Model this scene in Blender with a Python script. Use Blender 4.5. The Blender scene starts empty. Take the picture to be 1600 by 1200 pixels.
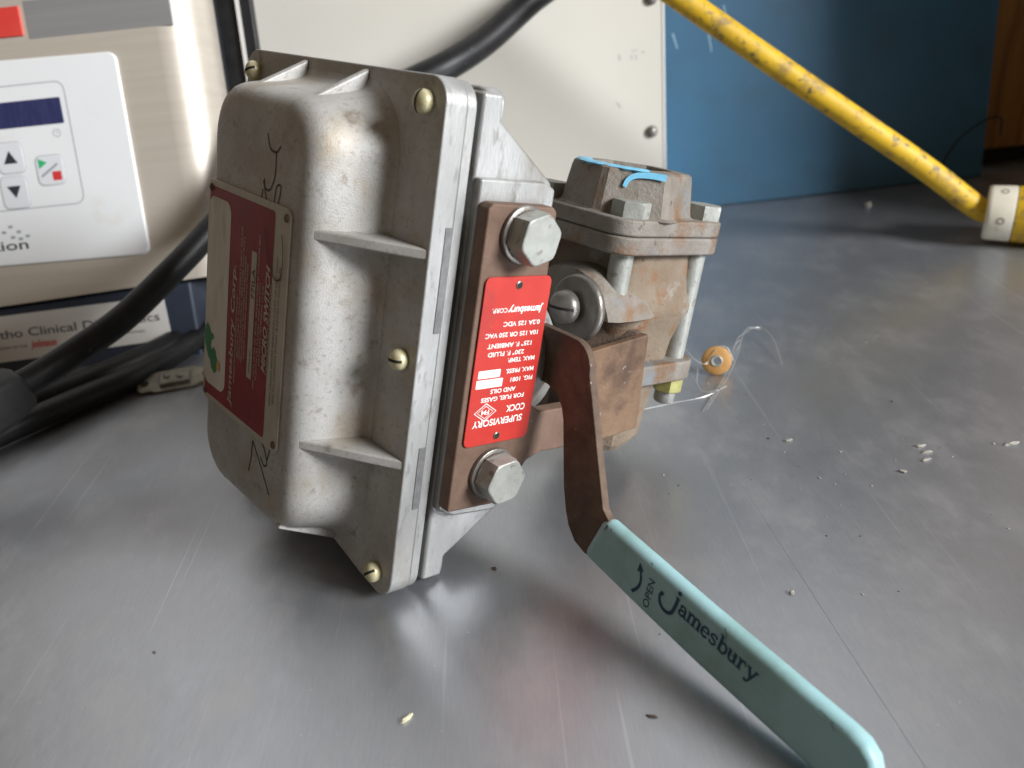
import bpy, bmesh, math, random
from mathutils import Vector, Matrix
random.seed(7)
PI = math.pi
R = math.radians
sc = bpy.context.scene
col = sc.collection

# ---------------------------------------------------------------- camera
cam_d = bpy.data.cameras.new("camera")
cam_d.sensor_width = 36.0
cam_d.lens = 29.925
cam_d.clip_start = 0.01
cam_d.clip_end = 50.0
cam = bpy.data.objects.new("camera", cam_d)
col.objects.link(cam)
CAMH = 0.28041
W = Matrix(((0.99452, -0.10453, 0.0), (-0.04745, -0.45150, 0.89101), (-0.09314, -0.88613, -0.45399)))
cx_, cy_, cz_ = W.col[0], -W.col[1], -W.col[2]
cam.matrix_world = Matrix(((cx_[0], cy_[0], cz_[0], 0), (cx_[1], cy_[1], cz_[1], 0), (cx_[2], cy_[2], cz_[2], CAMH), (0, 0, 0, 1)))
cam_d.dof.use_dof = True
cam_d.dof.focus_distance = 0.425
cam_d.dof.aperture_fstop = 8.0
sc.camera = cam

# ---------------------------------------------------------------- light
world = bpy.data.worlds.new("World")
sc.world = world
world.use_nodes = True
bg = world.node_tree.nodes["Background"]
bg.inputs[0].default_value = (1.0, 0.76, 0.50, 1)
bg.inputs[1].default_value = 0.125
ld = bpy.data.lights.new("window_light", 'AREA')
ld.shape = 'RECTANGLE'; ld.size = 0.9; ld.size_y = 0.8
ld.energy = 134.0
ld.color = (0.97, 0.985, 1.0)
lo = bpy.data.objects.new("window_light", ld); col.objects.link(lo)
LDIR = Vector((0.78, -0.50, 0.40)).normalized()
lo.location = Vector((0.1, 0.5, 0.1)) + LDIR * 2.7
lo.rotation_euler = LDIR.to_track_quat('Z', 'Y').to_euler()
ld2 = bpy.data.lights.new("ceiling_light", 'AREA')
ld2.shape = 'RECTANGLE'; ld2.size = 3.0; ld2.size_y = 1.8
ld2.energy = 16.0
ld2.color = (0.95, 0.965, 0.98)
lo2 = bpy.data.objects.new("ceiling_light", ld2); col.objects.link(lo2)
lo2.location = (-0.1, 1.9, 1.9)
lo2.rotation_euler = (lo2.location - Vector((0, .3, 0))).to_track_quat('Z', 'Y').to_euler()
sc.view_settings.view_transform = 'Standard'
sc.view_settings.look = 'None'
sc.view_settings.exposure = 0.0
sc.view_settings.gamma = 1.0

# ---------------------------------------------------------------- materials
def mat(name, c1, c2=None, rough=0.5, metal=0.0, scale=60, lo=0.35, hi=0.65, detail=6, bump=0.0, bscale=400,
        stain=None, sscale=25, slo=0.55, shi=0.7, rough2=None, stretch=(1, 1, 1), spec=0.5, flip=None, emit=None, clear=0.0):
    m = bpy.data.materials.new(name); m.use_nodes = True
    nt = m.node_tree; b = nt.nodes["Principled BSDF"]
    b.inputs["Roughness"].default_value = rough
    b.inputs["Metallic"].default_value = metal
    b.inputs["Specular IOR Level"].default_value = spec
    if clear: b.inputs["Coat Weight"].default_value = clear
    tc = nt.nodes.new("ShaderNodeTexCoord"); mp = nt.nodes.new("ShaderNodeMapping")
    mp.inputs["Scale"].default_value = stretch
    nt.links.new(tc.outputs["Object"], mp.inputs[0])
    def noise(s, d=detail, off=0):
        n = nt.nodes.new("ShaderNodeTexNoise"); n.inputs["Scale"].default_value = s; n.inputs["Detail"].default_value = d
        n.inputs["Roughness"].default_value = 0.62
        if off:
            a = nt.nodes.new("ShaderNodeVectorMath"); a.inputs[1].default_value = (off, off * .7, off * .3)
            nt.links.new(mp.outputs[0], a.inputs[0]); nt.links.new(a.outputs[0], n.inputs[0])
        else: nt.links.new(mp.outputs[0], n.inputs[0])
        return n
    def ramp(n, a, z):
        r = nt.nodes.new("ShaderNodeMapRange"); r.inputs[1].default_value = a; r.inputs[2].default_value = z
        nt.links.new(n.outputs[0], r.inputs[0]); return r
    c = None
    if c2 is None: b.inputs["Base Color"].default_value = (*c1, 1)
    else:
        r = ramp(noise(scale), lo, hi)
        mx = nt.nodes.new("ShaderNodeMix"); mx.data_type = 'RGBA'
        mx.inputs[6].default_value = (*c1, 1); mx.inputs[7].default_value = (*c2, 1)
        nt.links.new(r.outputs[0], mx.inputs[0]); c = mx.outputs[2]
        if rough2 is not None:
            rr = nt.nodes.new("ShaderNodeMapRange"); rr.inputs[3].default_value = rough; rr.inputs[4].default_value = rough2
            nt.links.new(r.outputs[0], rr.inputs[0]); nt.links.new(rr.outputs[0], b.inputs["Roughness"])
        if stain:
            for k, (sc_, s_, l_, h_) in enumerate(stain):
                r2 = ramp(noise(s_, 7, 3.1 + k * 5), l_, h_)
                m2 = nt.nodes.new("ShaderNodeMix"); m2.data_type = 'RGBA'
                nt.links.new(c, m2.inputs[6]); m2.inputs[7].default_value = (*sc_, 1)
                nt.links.new(r2.outputs[0], m2.inputs[0]); c = m2.outputs[2]
        nt.links.new(c, b.inputs["Base Color"])
    if bump:
        n = noise(bscale, 5, 9.0); bp = nt.nodes.new("ShaderNodeBump")
        bp.inputs["Strength"].default_value = bump; bp.inputs["Distance"].default_value = 0.0006
        nt.links.new(n.outputs[0], bp.inputs["Height"]); nt.links.new(bp.outputs[0], b.inputs["Normal"])
    if emit: b.inputs["Emission Color"].default_value = (*emit, 1); b.inputs["Emission Strength"].default_value = 1
    return m

M = {}
M['alu'] = mat('cast_aluminium', (.375, .362, .34), (.50, .495, .48), rough=.50, metal=.30, scale=30, bump=.40, bscale=1500,
               stain=[((.28, .26, .225), 420, .54, .76), ((.33, .26, .17), 20, .52, .78), ((.20, .165, .12), 70, .62, .76)])
M['alu_flange'] = mat('machined_aluminium', (.30, .30, .295), (.46, .465, .46), rough=.45, metal=.40, scale=30, stretch=(1, 1, .35), bump=.4, bscale=700,
               stain=[((.20, .19, .17), 160, .56, .72), ((.30, .26, .20), 24, .56, .76)])
M['recess_shade'] = mat('recess_shade_aluminium', (.14, .14, .14), (.21, .21, .21), rough=.5, metal=.4, scale=200, bump=.3)
M['rust'] = mat('rusted_steel', (.085, .058, .042), (.16, .108, .075), rough=.78, metal=.15, scale=70, bump=.7, bscale=600,
               stain=[((.09, .055, .04), 35, .55, .7), ((.36, .29, .22), 260, .66, .74)])
M['plate'] = mat('oxidised_brown_plate', (.14, .085, .06), (.195, .125, .09), rough=.66, metal=.25, scale=60, bump=.4, bscale=700,
               stain=[((.34, .29, .25), 300, .68, .74), ((.14, .09, .07), 30, .6, .75)])
M['iron'] = mat('weathered_cast_iron', (.19, .14, .095), (.245, .195, .145), rough=.78, metal=.08, scale=45, bump=1.0, bscale=450,
               stain=[((.22, .11, .055), 60, .54, .68), ((.34, .33, .31), 38, .60, .72), ((.08, .055, .04), 150, .62, .72)])
M['iron_grey'] = mat('grey_painted_iron', (.185, .16, .13), (.265, .245, .22), rough=.66, metal=.15, scale=45, bump=.9, bscale=450,
               stain=[((.20, .12, .07), 48, .50, .66), ((.19, .235, .285), 30, .58, .70), ((.09, .065, .05), 170, .62, .72)])
M['bracket'] = mat('rusty_bracket', (.175, .105, .062), (.235, .148, .092), rough=.74, metal=.12, scale=50, bump=.7, bscale=500,
               stain=[((.095, .055, .036), 34, .48, .66), ((.40, .39, .40), 75, .66, .70), ((.10, .065, .05), 260, .66, .74)])
M['zinc'] = mat('galvanised_steel', (.31, .32, .295), (.41, .42, .39), rough=.45, metal=.25, scale=90, bump=.45, bscale=700,
               stain=[((.20, .185, .16), 190, .58, .70), ((.24, .20, .15), 60, .60, .74)])
M['zinc_dark'] = mat('dull_and_shaded_steel', (.17, .155, .14), (.27, .255, .235), rough=.38, metal=.6, scale=60, bump=.25, bscale=500)  # also darkens the stem parts for the shade they stand in
M['brass'] = mat('aged_brass', (.52, .47, .27), (.66, .61, .40), rough=.45, metal=.25, scale=250, bump=.2,
                 stain=[((.35, .27, .12), 300, .62, .75)])
M['nut_yellow'] = mat('yellow_plated_nut', (.30, .28, .09), (.43, .41, .16), rough=.5, metal=.3, scale=200, bump=.3)
M['dark'] = mat('slot_black', (.02, .018, .015), rough=.8)
M['gap'] = mat('joint_gap_shade', (.05, .045, .04), (.09, .08, .07), rough=.9, scale=200)  # dark tone stands for the shade deep in the joint
M['red'] = mat('red_enamel', (.46, .025, .017), (.51, .032, .022), rough=.5, scale=80,
               stain=[((.30, .035, .03), 40, .54, .80), ((.72, .28, .24), 420, .71, .75)])
M['white_print'] = mat('white_print', (.82, .78, .74), (.9, .86, .82), rough=.5, scale=400)
M['plate_white'] = mat('bare_nameplate_metal', (.42, .39, .33), (.52, .49, .42), rough=.45, metal=.2, scale=60, stretch=(1, 1, .4),
               stain=[((.34, .29, .22), 60, .56, .74)])
M['plate_worn'] = mat('worn_nameplate_area', (.50, .47, .41), (.66, .63, .57), rough=.5, metal=.2, scale=50, stretch=(1, 1, .35),
               stain=[((.38, .32, .24), 45, .52, .72), ((.24, .2, .16), 190, .68, .74)])
M['plate_red'] = mat('nameplate_red', (.21, .018, .028), (.28, .028, .038), rough=.5, metal=.1, scale=60,
               stain=[((.12, .025, .025), 120, .6, .72)])
M['ink'] = mat('black_marker', (.03, .03, .03), rough=.6)
M['green_paint'] = mat('green_paint', (.02, .17, .07), (.03, .22, .10), rough=.5, scale=200)
M['orange_paint'] = mat('orange_paint', (.62, .30, .06), rough=.5)
M['blue_paint'] = mat('light_blue_paint', (.16, .48, .72), (.22, .58, .82), rough=.45, scale=150)
M['grip'] = mat('turquoise_vinyl', (.31, .53, .56), (.34, .565, .595), rough=.46, scale=40, bump=.22, bscale=90,
               stain=[((.20, .34, .31), 24, .50, .80), ((.36, .56, .56), 60, .60, .76), ((.12, .2, .22), 300, .71, .75)])
M['navy'] = mat('navy_print', (.012, .055, .11), rough=.5)
M['white_pvc'] = mat('white_panel', (.88, .90, .92), (.90, .92, .94), rough=.3, scale=20, stain=[((.72, .66, .56), 12, .58, .85)])
M['grey_line'] = mat('grey_print_line', (.35, .38, .42), rough=.5)
M['key'] = mat('membrane_key', (.80, .82, .86), rough=.35)
M['display'] = mat('dark_blue_display', (.03, .035, .11), (.045, .05, .14), rough=.12, scale=400, stretch=(1, .1, .1))
M['btn_green'] = mat('green_print', (.04, .50, .20), rough=.5)
M['btn_red'] = mat('red_print', (.70, .05, .05), rough=.5)
M['btn_dark'] = mat('charcoal_print', (.035, .04, .055), rough=.5)
M['lens_red'] = mat('red_plastic_label', (.72, .06, .05), (.74, .08, .06), rough=.35, scale=40)
M['steel'] = mat('brushed_beige_steel', (.60, .545, .47), (.65, .595, .52), rough=.42, metal=.35, scale=25, stretch=(.2, 1, 6), bump=.05, bscale=300)
M['steel_reflection'] = mat('grey_reflection_band', (.37, .375, .38), (.41, .415, .42), rough=.38, metal=.4, scale=30, stretch=(.2, 1, 6))
M['slate'] = mat('slate_plastic', (.018, .021, .026), (.026, .029, .036), rough=.45, scale=30)
M['navy_box'] = mat('navy_plastic', (.022, .030, .050), (.030, .040, .062), rough=.5, scale=30)
M['label_white'] = mat('paper_label', (.66, .64, .61), (.72, .70, .67), rough=.5, scale=30)
M['rubber'] = mat('black_rubber', (.011, .011, .012), (.018, .018, .02), rough=.42, spec=.32, scale=70, bump=.4, bscale=500, stretch=(1, 1, 1),
                  stain=[((.12, .13, .15), 160, .66, .76)])
M['cream'] = mat('cream_painted_steel', (.70, .67, .60), (.72, .695, .63), rough=.42, scale=6,
                 stain=[((.62, .58, .50), 90, .76, .80)])
M['cream_edge'] = mat('bare_edge', (.85, .85, .83), rough=.4)
M['blue'] = mat('blue_painted_panel', (.045, .145, .255), (.052, .165, .285), rough=.42, scale=9, bump=.1, bscale=500,
                stain=[((.05, .12, .19), 14, .50, .75), ((.22, .36, .48), 200, .73, .77)])
M['amber'] = mat('varnished_amber_wood', (.30, .13, .03), (.42, .20, .05), rough=.4, scale=6, stretch=(6, 1, .6),
                 stain=[((.16, .07, .02), 12, .5, .7)])
M['yellow'] = mat('yellow_cable_jacket', (.60, .37, .010), (.68, .43, .015), rough=.55, scale=30, bump=.15, bscale=300,
                  stain=[((.28, .18, .05), 45, .50, .66), ((.09, .07, .04), 110, .56, .68)])
M['ring'] = mat('ivory_ring', (.72, .68, .55), (.78, .74, .62), rough=.5, scale=60, stain=[((.45, .40, .30), 70, .62, .75)])
M['fibre'] = mat('orange_fibre_washer', (.50, .26, .08), (.58, .32, .11), rough=.6, scale=200, bump=.2)
M['wire'] = mat('thin_bare_wire', (.55, .56, .56), rough=.35, metal=.6)
M['black_wire'] = mat('thin_black_wire', (.01, .01, .012), rough=.5)
M['crumb'] = mat('pale_crumb', (.33, .31, .27), (.44, .42, .37), rough=.8, scale=500, bump=.5)
M['crumb_dark'] = mat('dark_crumb', (.08, .06, .05), (.15, .11, .09), rough=.9, scale=500)
M['crumb_yellow'] = mat('yellowish_chip', (.70, .66, .38), (.80, .78, .60), rough=.7, scale=300, bump=.5)
M['term'] = mat('tarnished_terminal', (.17, .155, .12), (.26, .24, .19), rough=.45, metal=.5, scale=120, bump=.3)
M['plug'] = mat('charcoal_plug', (.020, .020, .021), (.028, .028, .029), rough=.6, spec=.3, scale=80, bump=.3)
M['scratch'] = mat('pale_scratch', (.30, .48, .60), rough=.5)

def table_material():
    m = bpy.data.materials.new('brushed_steel_table'); m.use_nodes = True
    nt = m.node_tree; N = nt.nodes.new; L = nt.links.new
    b = nt.nodes["Principled BSDF"]
    tc = N("ShaderNodeTexCoord")
    def mp(s, rot=0):
        x = N("ShaderNodeMapping"); x.inputs["Scale"].default_value = s; x.inputs["Rotation"].default_value = (0, 0, rot); L(tc.outputs["Object"], x.inputs[0]); return x
    def noise(v, s, d=5, r=.6):
        n = N("ShaderNodeTexNoise"); n.inputs["Scale"].default_value = s; n.inputs["Detail"].default_value = d; n.inputs["Roughness"].default_value = r
        L(v.outputs[0], n.inputs[0]); return n
    def rng(o, a, z, c=0, d=1):
        r = N("ShaderNodeMapRange"); 
        for i, v in enumerate((a, z, c, d)): r.inputs[i + 1].default_value = v
        L(o, r.inputs[0]); return r
    brush = noise(mp((1, .05, 1), .05), 1500, 4)
    cloud = noise(mp((1, 1, 1)), 5, 6)
    smud = noise(mp((1, .6, 1), .4), 22, 7, .7)
    speck = noise(mp((1, 1, 1)), 330, 2)
    scr1 = noise(mp((1, .012, 1), .9), 260, 2)
    scr2 = noise(mp((1, .015, 1), -.7), 220, 2)
    base = N("ShaderNodeMix"); base.data_type = 'RGBA'
    base.inputs[6].default_value = (.385, .40, .43, 1); base.inputs[7].default_value = (.435, .45, .48, 1)
    L(rng(brush.outputs[0], .3, .7).outputs[0], base.inputs[0])
    m2 = N("ShaderNodeMix"); m2.data_type = 'RGBA'; m2.inputs[7].default_value = (.60, .60, .60, 1)
    L(base.outputs[2], m2.inputs[6]); L(rng(smud.outputs[0], .50, .74, 0, .55).outputs[0], m2.inputs[0])
    m3 = N("ShaderNodeMix"); m3.data_type = 'RGBA'; m3.inputs[7].default_value = (.72, .72, .70, 1)
    L(m2.outputs[2], m3.inputs[6]); L(rng(speck.outputs[0], .745, .77, 0, .8).outputs[0], m3.inputs[0])
    m4 = N("ShaderNodeMix"); m4.data_type = 'RGBA'; m4.inputs[7].default_value = (.70, .71, .73, 1)
    ad = N("ShaderNodeMath"); ad.operation = 'MAXIMUM'
    L(rng(scr1.outputs[0], .665, .735, 0, .34).outputs[0], ad.inputs[0]); L(rng(scr2.outputs[0], .67, .735, 0, .28).outputs[0], ad.inputs[1])
    L(m3.outputs[2], m4.inputs[6]); L(ad.outputs[0], m4.inputs[0])
    L(m4.outputs[2], b.inputs["Base Color"])
    b.inputs["Metallic"].default_value = .76
    ro = rng(smud.outputs[0], .35, .75, .31, .45)
    L(ro.outputs[0], b.inputs["Roughness"])
    bp = N("ShaderNodeBump"); bp.inputs["Strength"].default_value = .05; bp.inputs["Distance"].default_value = .0004
    L(brush.outputs[0], bp.inputs["Height"])
    bp2 = N("ShaderNodeBump"); bp2.inputs["Strength"].default_value = .25; bp2.inputs["Distance"].default_value = .004
    L(cloud.outputs[0], bp2.inputs["Height"]); L(bp.outputs[0], bp2.inputs["Normal"]); L(bp2.outputs[0], b.inputs["Normal"])
    return m
M['table'] = table_material()

# ---------------------------------------------------------------- mesh helpers
def link(name, me, m=None, parent=None, smooth=False, bevel=0, seg=2, angle=35):
    o = bpy.data.objects.new(name, me); col.objects.link(o)
    if m is not None:
        if not isinstance(m, (list, tuple)): m = [m]
        for k in m: me.materials.append(k)
    if parent: o.parent = parent
    if bevel:
        md = o.modifiers.new('bevel', 'BEVEL'); md.width = bevel; md.segments = seg; md.limit_method = 'ANGLE'; md.angle_limit = R(angle); md.harden_normals = True
        smooth = True
    if smooth:
        for p in me.polygons: p.use_smooth = True
        if not bevel: me.set_sharp_from_angle(angle=R(50))
    return o

def build(name, bm, m=None, parent=None, **k):
    bmesh.ops.recalc_face_normals(bm, faces=bm.faces)
    me = bpy.data.meshes.new(name); bm.to_mesh(me); bm.free()
    return link(name, me, m, parent, **k)

def tag(o, label=None, cat=None, group=None, kind=None):
    if label: o['label'] = label
    if cat: o['category'] = cat
    if group: o['group'] = group
    if kind: o['kind'] = kind
    return o

def empty(name, loc=(0, 0, 0), label=None, cat=None, group=None):
    o = bpy.data.objects.new(name, None); col.objects.link(o); o.location = loc; o.empty_display_size = .02
    return tag(o, label, cat, group)

def prism(bm, poly, f0, f1):
    """poly: list of 2-D points, f0/f1 map (a,b)->3-D for both ends"""
    v0 = [bm.verts.new(f0(a, b)) for a, b in poly]; v1 = [bm.verts.new(f1(a, b)) for a, b in poly]
    n = len(poly)
    fs = [bm.faces.new(v0[::-1]), bm.faces.new(v1)]
    for i in range(n): fs.append(bm.faces.new((v0[i], v0[(i + 1) % n], v1[(i + 1) % n], v1[i])))
    return fs

def loft(bm, rings, cap0=True, cap1=True, closed=True):
    vs = [[bm.verts.new(p) for p in r] for r in rings]
    n = len(vs[0])
    for a, b in zip(vs, vs[1:]):
        for i in range(n if closed else n - 1):
            bm.faces.new((a[i], a[(i + 1) % n], b[(i + 1) % n], b[i]))
    if cap0: bm.faces.new(vs[0][::-1])
    if cap1: bm.faces.new(vs[-1])
    return vs

def frame_of(axis):
    a = Vector(axis).normalized()
    t = Vector((0, 0, 1)) if abs(a.z) < .9 else Vector((1, 0, 0))
    u = a.cross(t).normalized(); v = a.cross(u).normalized()
    return a, u, v

def lathe(bm, c, axis, prof, n=28, rot=0):
    """prof: (radius, along)"""
    a, u, v = frame_of(axis); c = Vector(c)
    rings = [[c + a * h + (u * math.cos(t) + v * math.sin(t)) * max(r, 1e-6) for t in [rot + 2 * PI * i / n for i in range(n)]] for r, h in prof]
    return loft(bm, rings)

def box(bm, x0, x1, y0, y1, z0, z1):
    return prism(bm, [(x0, y0), (x1, y0), (x1, y1), (x0, y1)], lambda a, b: (a, b, z0), lambda a, b: (a, b, z1))

def rrect(cx, cy, hw, hh, r, n=6):
    pts = []
    for k, (sx, sy) in enumerate(((1, 1), (-1, 1), (-1, -1), (1, -1))):
        for i in range(n + 1):
            t = k * PI / 2 + (PI / 2) * i / n
            pts.append((cx + sx * (hw - r) + r * math.cos(t), cy + sy * (hh - r) + r * math.sin(t)))
    return pts

def catmull(pts, sub=8):
    P = [Vector(p) for p in pts]; P = [P[0] * 2 - P[1]] + P + [P[-1] * 2 - P[-2]]
    out = []
    for i in range(1, len(P) - 2):
        for k in range(sub):
            t = k / sub; a, b, c, d = P[i - 1:i + 3]
            out.append(.5 * ((2 * b) + (c - a) * t + (2 * a - 5 * b + 4 * c - d) * t * t + (3 * b - a - 3 * c + d) * t ** 3))
    out.append(P[-2]); return out

def tube(bm, pts, r, n=12, cap=True):
    pts = [Vector(p) for p in pts]
    a, u, v = frame_of(pts[1] - pts[0]); rings = []
    for i, p in enumerate(pts):
        d = (pts[min(i + 1, len(pts) - 1)] - pts[max(i - 1, 0)]).normalized()
        u = (u - d * u.dot(d)).normalized(); v = d.cross(u)
        rr = r(i / (len(pts) - 1)) if callable(r) else r
        rings.append([p + (u * math.cos(2 * PI * k / n) + v * math.sin(2 * PI * k / n)) * rr for k in range(n)])
    return loft(bm, rings, cap, cap)

def place(origin, right, up):
    o, r_, u_ = Vector(origin), Vector(right).normalized(), Vector(up).normalized()
    n_ = r_.cross(u_)
    return lambda a, b, c=0.0: o + r_ * a + u_ * b + n_ * c

_tmp_font = {}
def text_mesh(bm, s, fr, x, y, h, width=None, align='L', bold=0.0, shear=0.0, z=0.0, spacing=1.0, rot=0.0):
    """letters as flat faces on a frame; h = cap height"""
    cu = bpy.data.curves.new('t', 'FONT'); cu.body = s; cu.size = 1.0; cu.offset = bold; cu.shear = shear; cu.space_character = spacing
    cu.fill_mode = 'FRONT'; cu.resolution_u = 3
    o = bpy.data.objects.new('t', cu); col.objects.link(o)
    me = bpy.data.meshes.new_from_object(o)
    bpy.data.objects.remove(o); bpy.data.curves.remove(cu)
    if not me.vertices: return
    xs = [v.co.x for v in me.vertices]; x0, x1 = min(xs), max(xs)
    sy = h / 0.70; sx = sy if width is None else width / (x1 - x0)
    off = {'L': 0, 'C': -(x1 - x0) / 2 * sx, 'R': -(x1 - x0) * sx}[align]
    ca, sa = math.cos(rot), math.sin(rot)
    vs = []
    for v in me.vertices:
        a = (v.co.x - x0) * sx + off; b = v.co.y * sy
        vs.append(bm.verts.new(fr(x + a * ca - b * sa, y + a * sa + b * ca, z)))
    for p in me.polygons:
        try: bm.faces.new([vs[i] for i in p.vertices])
        except ValueError: pass
    bpy.data.meshes.remove(me)

def flat(bm, fr, poly, z=0.0):
    try: return bm.faces.new([bm.verts.new(fr(a, b, z)) for a, b in poly])
    except ValueError: return None

def stroke(bm, fr, pts, w, z=0.0, closed=False):
    P = [Vector((p[0], p[1])) for p in pts]; n = len(P)
    L_, R_ = [], []
    for i, p in enumerate(P):
        a = P[i - 1] if (i > 0 or closed) else P[0]; b = P[(i + 1) % n] if (i < n - 1 or closed) else P[-1]
        d = (b - a).normalized(); nn = Vector((-d.y, d.x))
        ww = (w(i / max(1, n - 1)) if callable(w) else w) / 2
        L_.append(bm.verts.new(fr(*(p + nn * ww), z))); R_.append(bm.verts.new(fr(*(p - nn * ww), z)))
    for i in range(n if closed else n - 1):
        j = (i + 1) % n
        bm.faces.new((R_[i], R_[j], L_[j], L_[i]))

def arc(cx, cy, rx, ry, a0, a1, n=14):
    return [(cx + rx * math.cos(R(a0 + (a1 - a0) * i / n)), cy + ry * math.sin(R(a0 + (a1 - a0) * i / n))) for i in range(n + 1)]

mm = 0.001
def V3(x, y, z): return Vector((x * mm, y * mm, z * mm))

def lumpy(me, amp, scale, seed=0):
    from mathutils import noise
    for v in me.vertices:
        n = noise.noise_vector(v.co * scale + Vector((seed, seed * .3, 0)))
        v.co += n * amp

# ================================================================= THE SETTING
bm = bmesh.new()
def table_sheet(name, poly, z0, z1, parent=None):
    bm = bmesh.new(); prism(bm, poly, lambda a, b: (a, b, z0), lambda a, b: (a, b, z1)); return build(name, bm, M['table'], parent)
tbl = table_sheet('table_top', [(-1.3, -.15), (1.4, -.15), (1.4, 1.25), (-1.3, 1.25)], -.03, 0.0)
tag(tbl, kind='structure')
# the crease that runs across the sheet
bm = bmesh.new()
tube(bm, catmull([(.108, .56, -.0003), (.1165, .485, -.0002), (.123, .40, -.00015), (.131, .28, -.0001), (.1365, .205, -.0001), (.145, .10, -.0001)], 6), lambda t: .00016 + .00016 * t, 6)
o = build('crease', bm, M['table'], tbl, smooth=True)

# ================================================================= THE VALVE
VM = Matrix(((0.613859, 0.751279, 0.242399, -0.0597112), (-0.788091, 0.601006, 0.133059, 0.3153188),
             (-0.045719, -0.272712, 0.961009, 0.0181842), (0, 0, 0, 1)))
valve = empty('shutoff_valve', label='old grey cast shut-off valve with red tag and turquoise lever on the steel table', cat='valve')
valve.matrix_world = VM

def vprism_x(bm, poly, x0, x1): return prism(bm, [(a, b) for a, b in poly], lambda a, b: V3(x0, a, b), lambda a, b: V3(x1, a, b))
def vprism_y(bm, poly, y0, y1): return prism(bm, poly, lambda a, b: V3(a, y0, b), lambda a, b: V3(a, y1, b))
def vprism_z(bm, poly, z0, z1, s=1, c=(0, 0)):
    return prism(bm, poly, lambda a, b: V3(a, b, z0), lambda a, b: V3(c[0] + (a - c[0]) * s, c[1] + (b - c[1]) * s, z1))

# --- cover: domed casting with rounded shoulders
CX, CZ = -102.5, 108.5
bm = bmesh.new()
prof = [(-35.0, 36.0, 12), (-35.0, 43.0, 18), (-34.4, 45.8, 20), (-33.0, 48.4, 21.5), (-30.6, 50.4, 22.5), (-27, 51.9, 23.5), (-22, 53.0, 24.5), (-14, 54.6, 26),
        (-7, 56.2, 27), (-3.2, 57.6, 28), (-1.2, 59.2, 29), (-0.2, 62.0, 31), (1.0, 62.4, 31)]
rings = []
for y, hw, r in prof:
    rings.append([V3(a, y, b) for a, b in rrect(CX, CZ, hw, hw + 52, r, 8)])
loft(bm, rings)
cover = build('housing_cover', bm, M['alu'], valve, smooth=True)
# rounded-rectangle flange of the cover
bm = bmesh.new()
fl = rrect(-102, 106.5, 90, 121.5, 11, 6)
# cut back the lower edge between the screw corners (casting outline)
def fl_out(pts):
    out = []
    for a, b in pts: out.append((a, b))
    return out
poly = []
poly += [(-12, -4), (-12, 217)] if False else []
top = rrect(-102, 106.5, 90, 121.5, 11, 6)
# replace straight bottom run by a shallow waist
n7 = 7
bl = top[2 * n7:3 * n7]; br = top[3 * n7:4 * n7]
waist = [(-166, -13), (-140, -7.5), (-102, -7.0), (-64, -7.5), (-38, -13)]
poly = top[:2 * n7] + bl + waist + br
vprism_y(bm, poly, 0, 11.4)
o = build('cover_flange', bm, M['alu_flange'], cover, bevel=.0009, seg=2)
o.data.materials.append(M['alu'])
# front-looking faces of the flange keep the cast skin
for p in o.data.polygons:
    if abs(p.normal.y) > .9: p.material_index = 1
bm = bmesh.new()
vprism_y(bm, [(CXX * .996 - .4, b * .996 + .4) for CXX, b in poly], 11.4, 16.4)
build('gasket_plate', bm, M['alu_flange'], cover, bevel=.0006, seg=2)
# ribs
def rib(poly, axis, c, t):
    bm = bmesh.new()
    f = {'z': lambda s: (lambda a, b: V3(a, b, c + s * t)), 'x': lambda s: (lambda a, b: V3(c + s * t, a, b))}[axis]
    prism(bm, poly, f(-1), f(1))
    return build('rib', bm, M['alu'], cover, bevel=.0011, seg=2)
for z in (156, 57.5):
    rib([(-53.0, -31.8), (-13.2, .2), (-62, .2), (-62, -26)], 'z', z, 2.5)
    rib([(-153.5, -33.0), (-142, -26), (-142, .2), (-190.8, .2)], 'z', z, 2.5)
for x in (-127, -72):
    rib([(-32.6, 208.6), (.2, 226.6), (.2, 200), (-26, 200)], 'x', x, 2.2)
    rib([(-33.4, 7.5), (-26, 18), (.2, 18), (.2, -6.5)], 'x', x + (6 if x > -100 else 0), 2.2)
# proud dark strips stand for shaded recesses in the flange edge
for z0, z1 in ((121, 168), (34, 66)):
    bm = bmesh.new(); vprism_x(bm, [(7.2, z0), (11.0, z0), (11.0, z1), (7.2, z1)], -13, -11.6)
    build('edge_recess_shade', bm, M['recess_shade'], cover, bevel=.0002, seg=1)
# slotted brass screws
def slotted(name, c, axis, r, hgt, parent, m, slot_rot, slot=1.3, dome=.55):
    bm = bmesh.new()
    prof = [(r * .92, 0), (r, hgt * .15), (r, hgt * (1 - dome))]
    for k in range(1, 6):
        t = k / 6 * PI / 2
        prof.append((r * math.cos(t), hgt * (1 - dome) + hgt * dome * math.sin(t)))
    prof.append((r * .06, hgt))
    lathe(bm, V3(*c), axis, [(a * mm, b * mm) for a, b in prof], 24)
    o = build(name, bm, m, parent, smooth=True)
    # the slot: a dark groove hugging the dome
    a, u, v = frame_of(axis); d = u * math.cos(slot_rot) + v * math.sin(slot_rot); e = a.cross(d)
    bm = bmesh.new(); C0 = V3(*c); rows = []
    for k in range(13):
        s = -1 + 2 * k / 12; rad = abs(s) * .96
        hh = hgt * (1 - dome) + hgt * dome * math.sqrt(max(0, 1 - rad * rad)) + .12
        p = C0 + d * (s * .96 * r * mm) + a * (hh * mm)
        rows.append([p + e * (slot / 2 * mm), p - e * (slot / 2 * mm), p - e * (slot / 2 * mm) - a * (.6 * mm), p + e * (slot / 2 * mm) - a * (.6 * mm)])
    loft(bm, rows)
    build('slot', bm, M['dark'], o)
    return o
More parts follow.
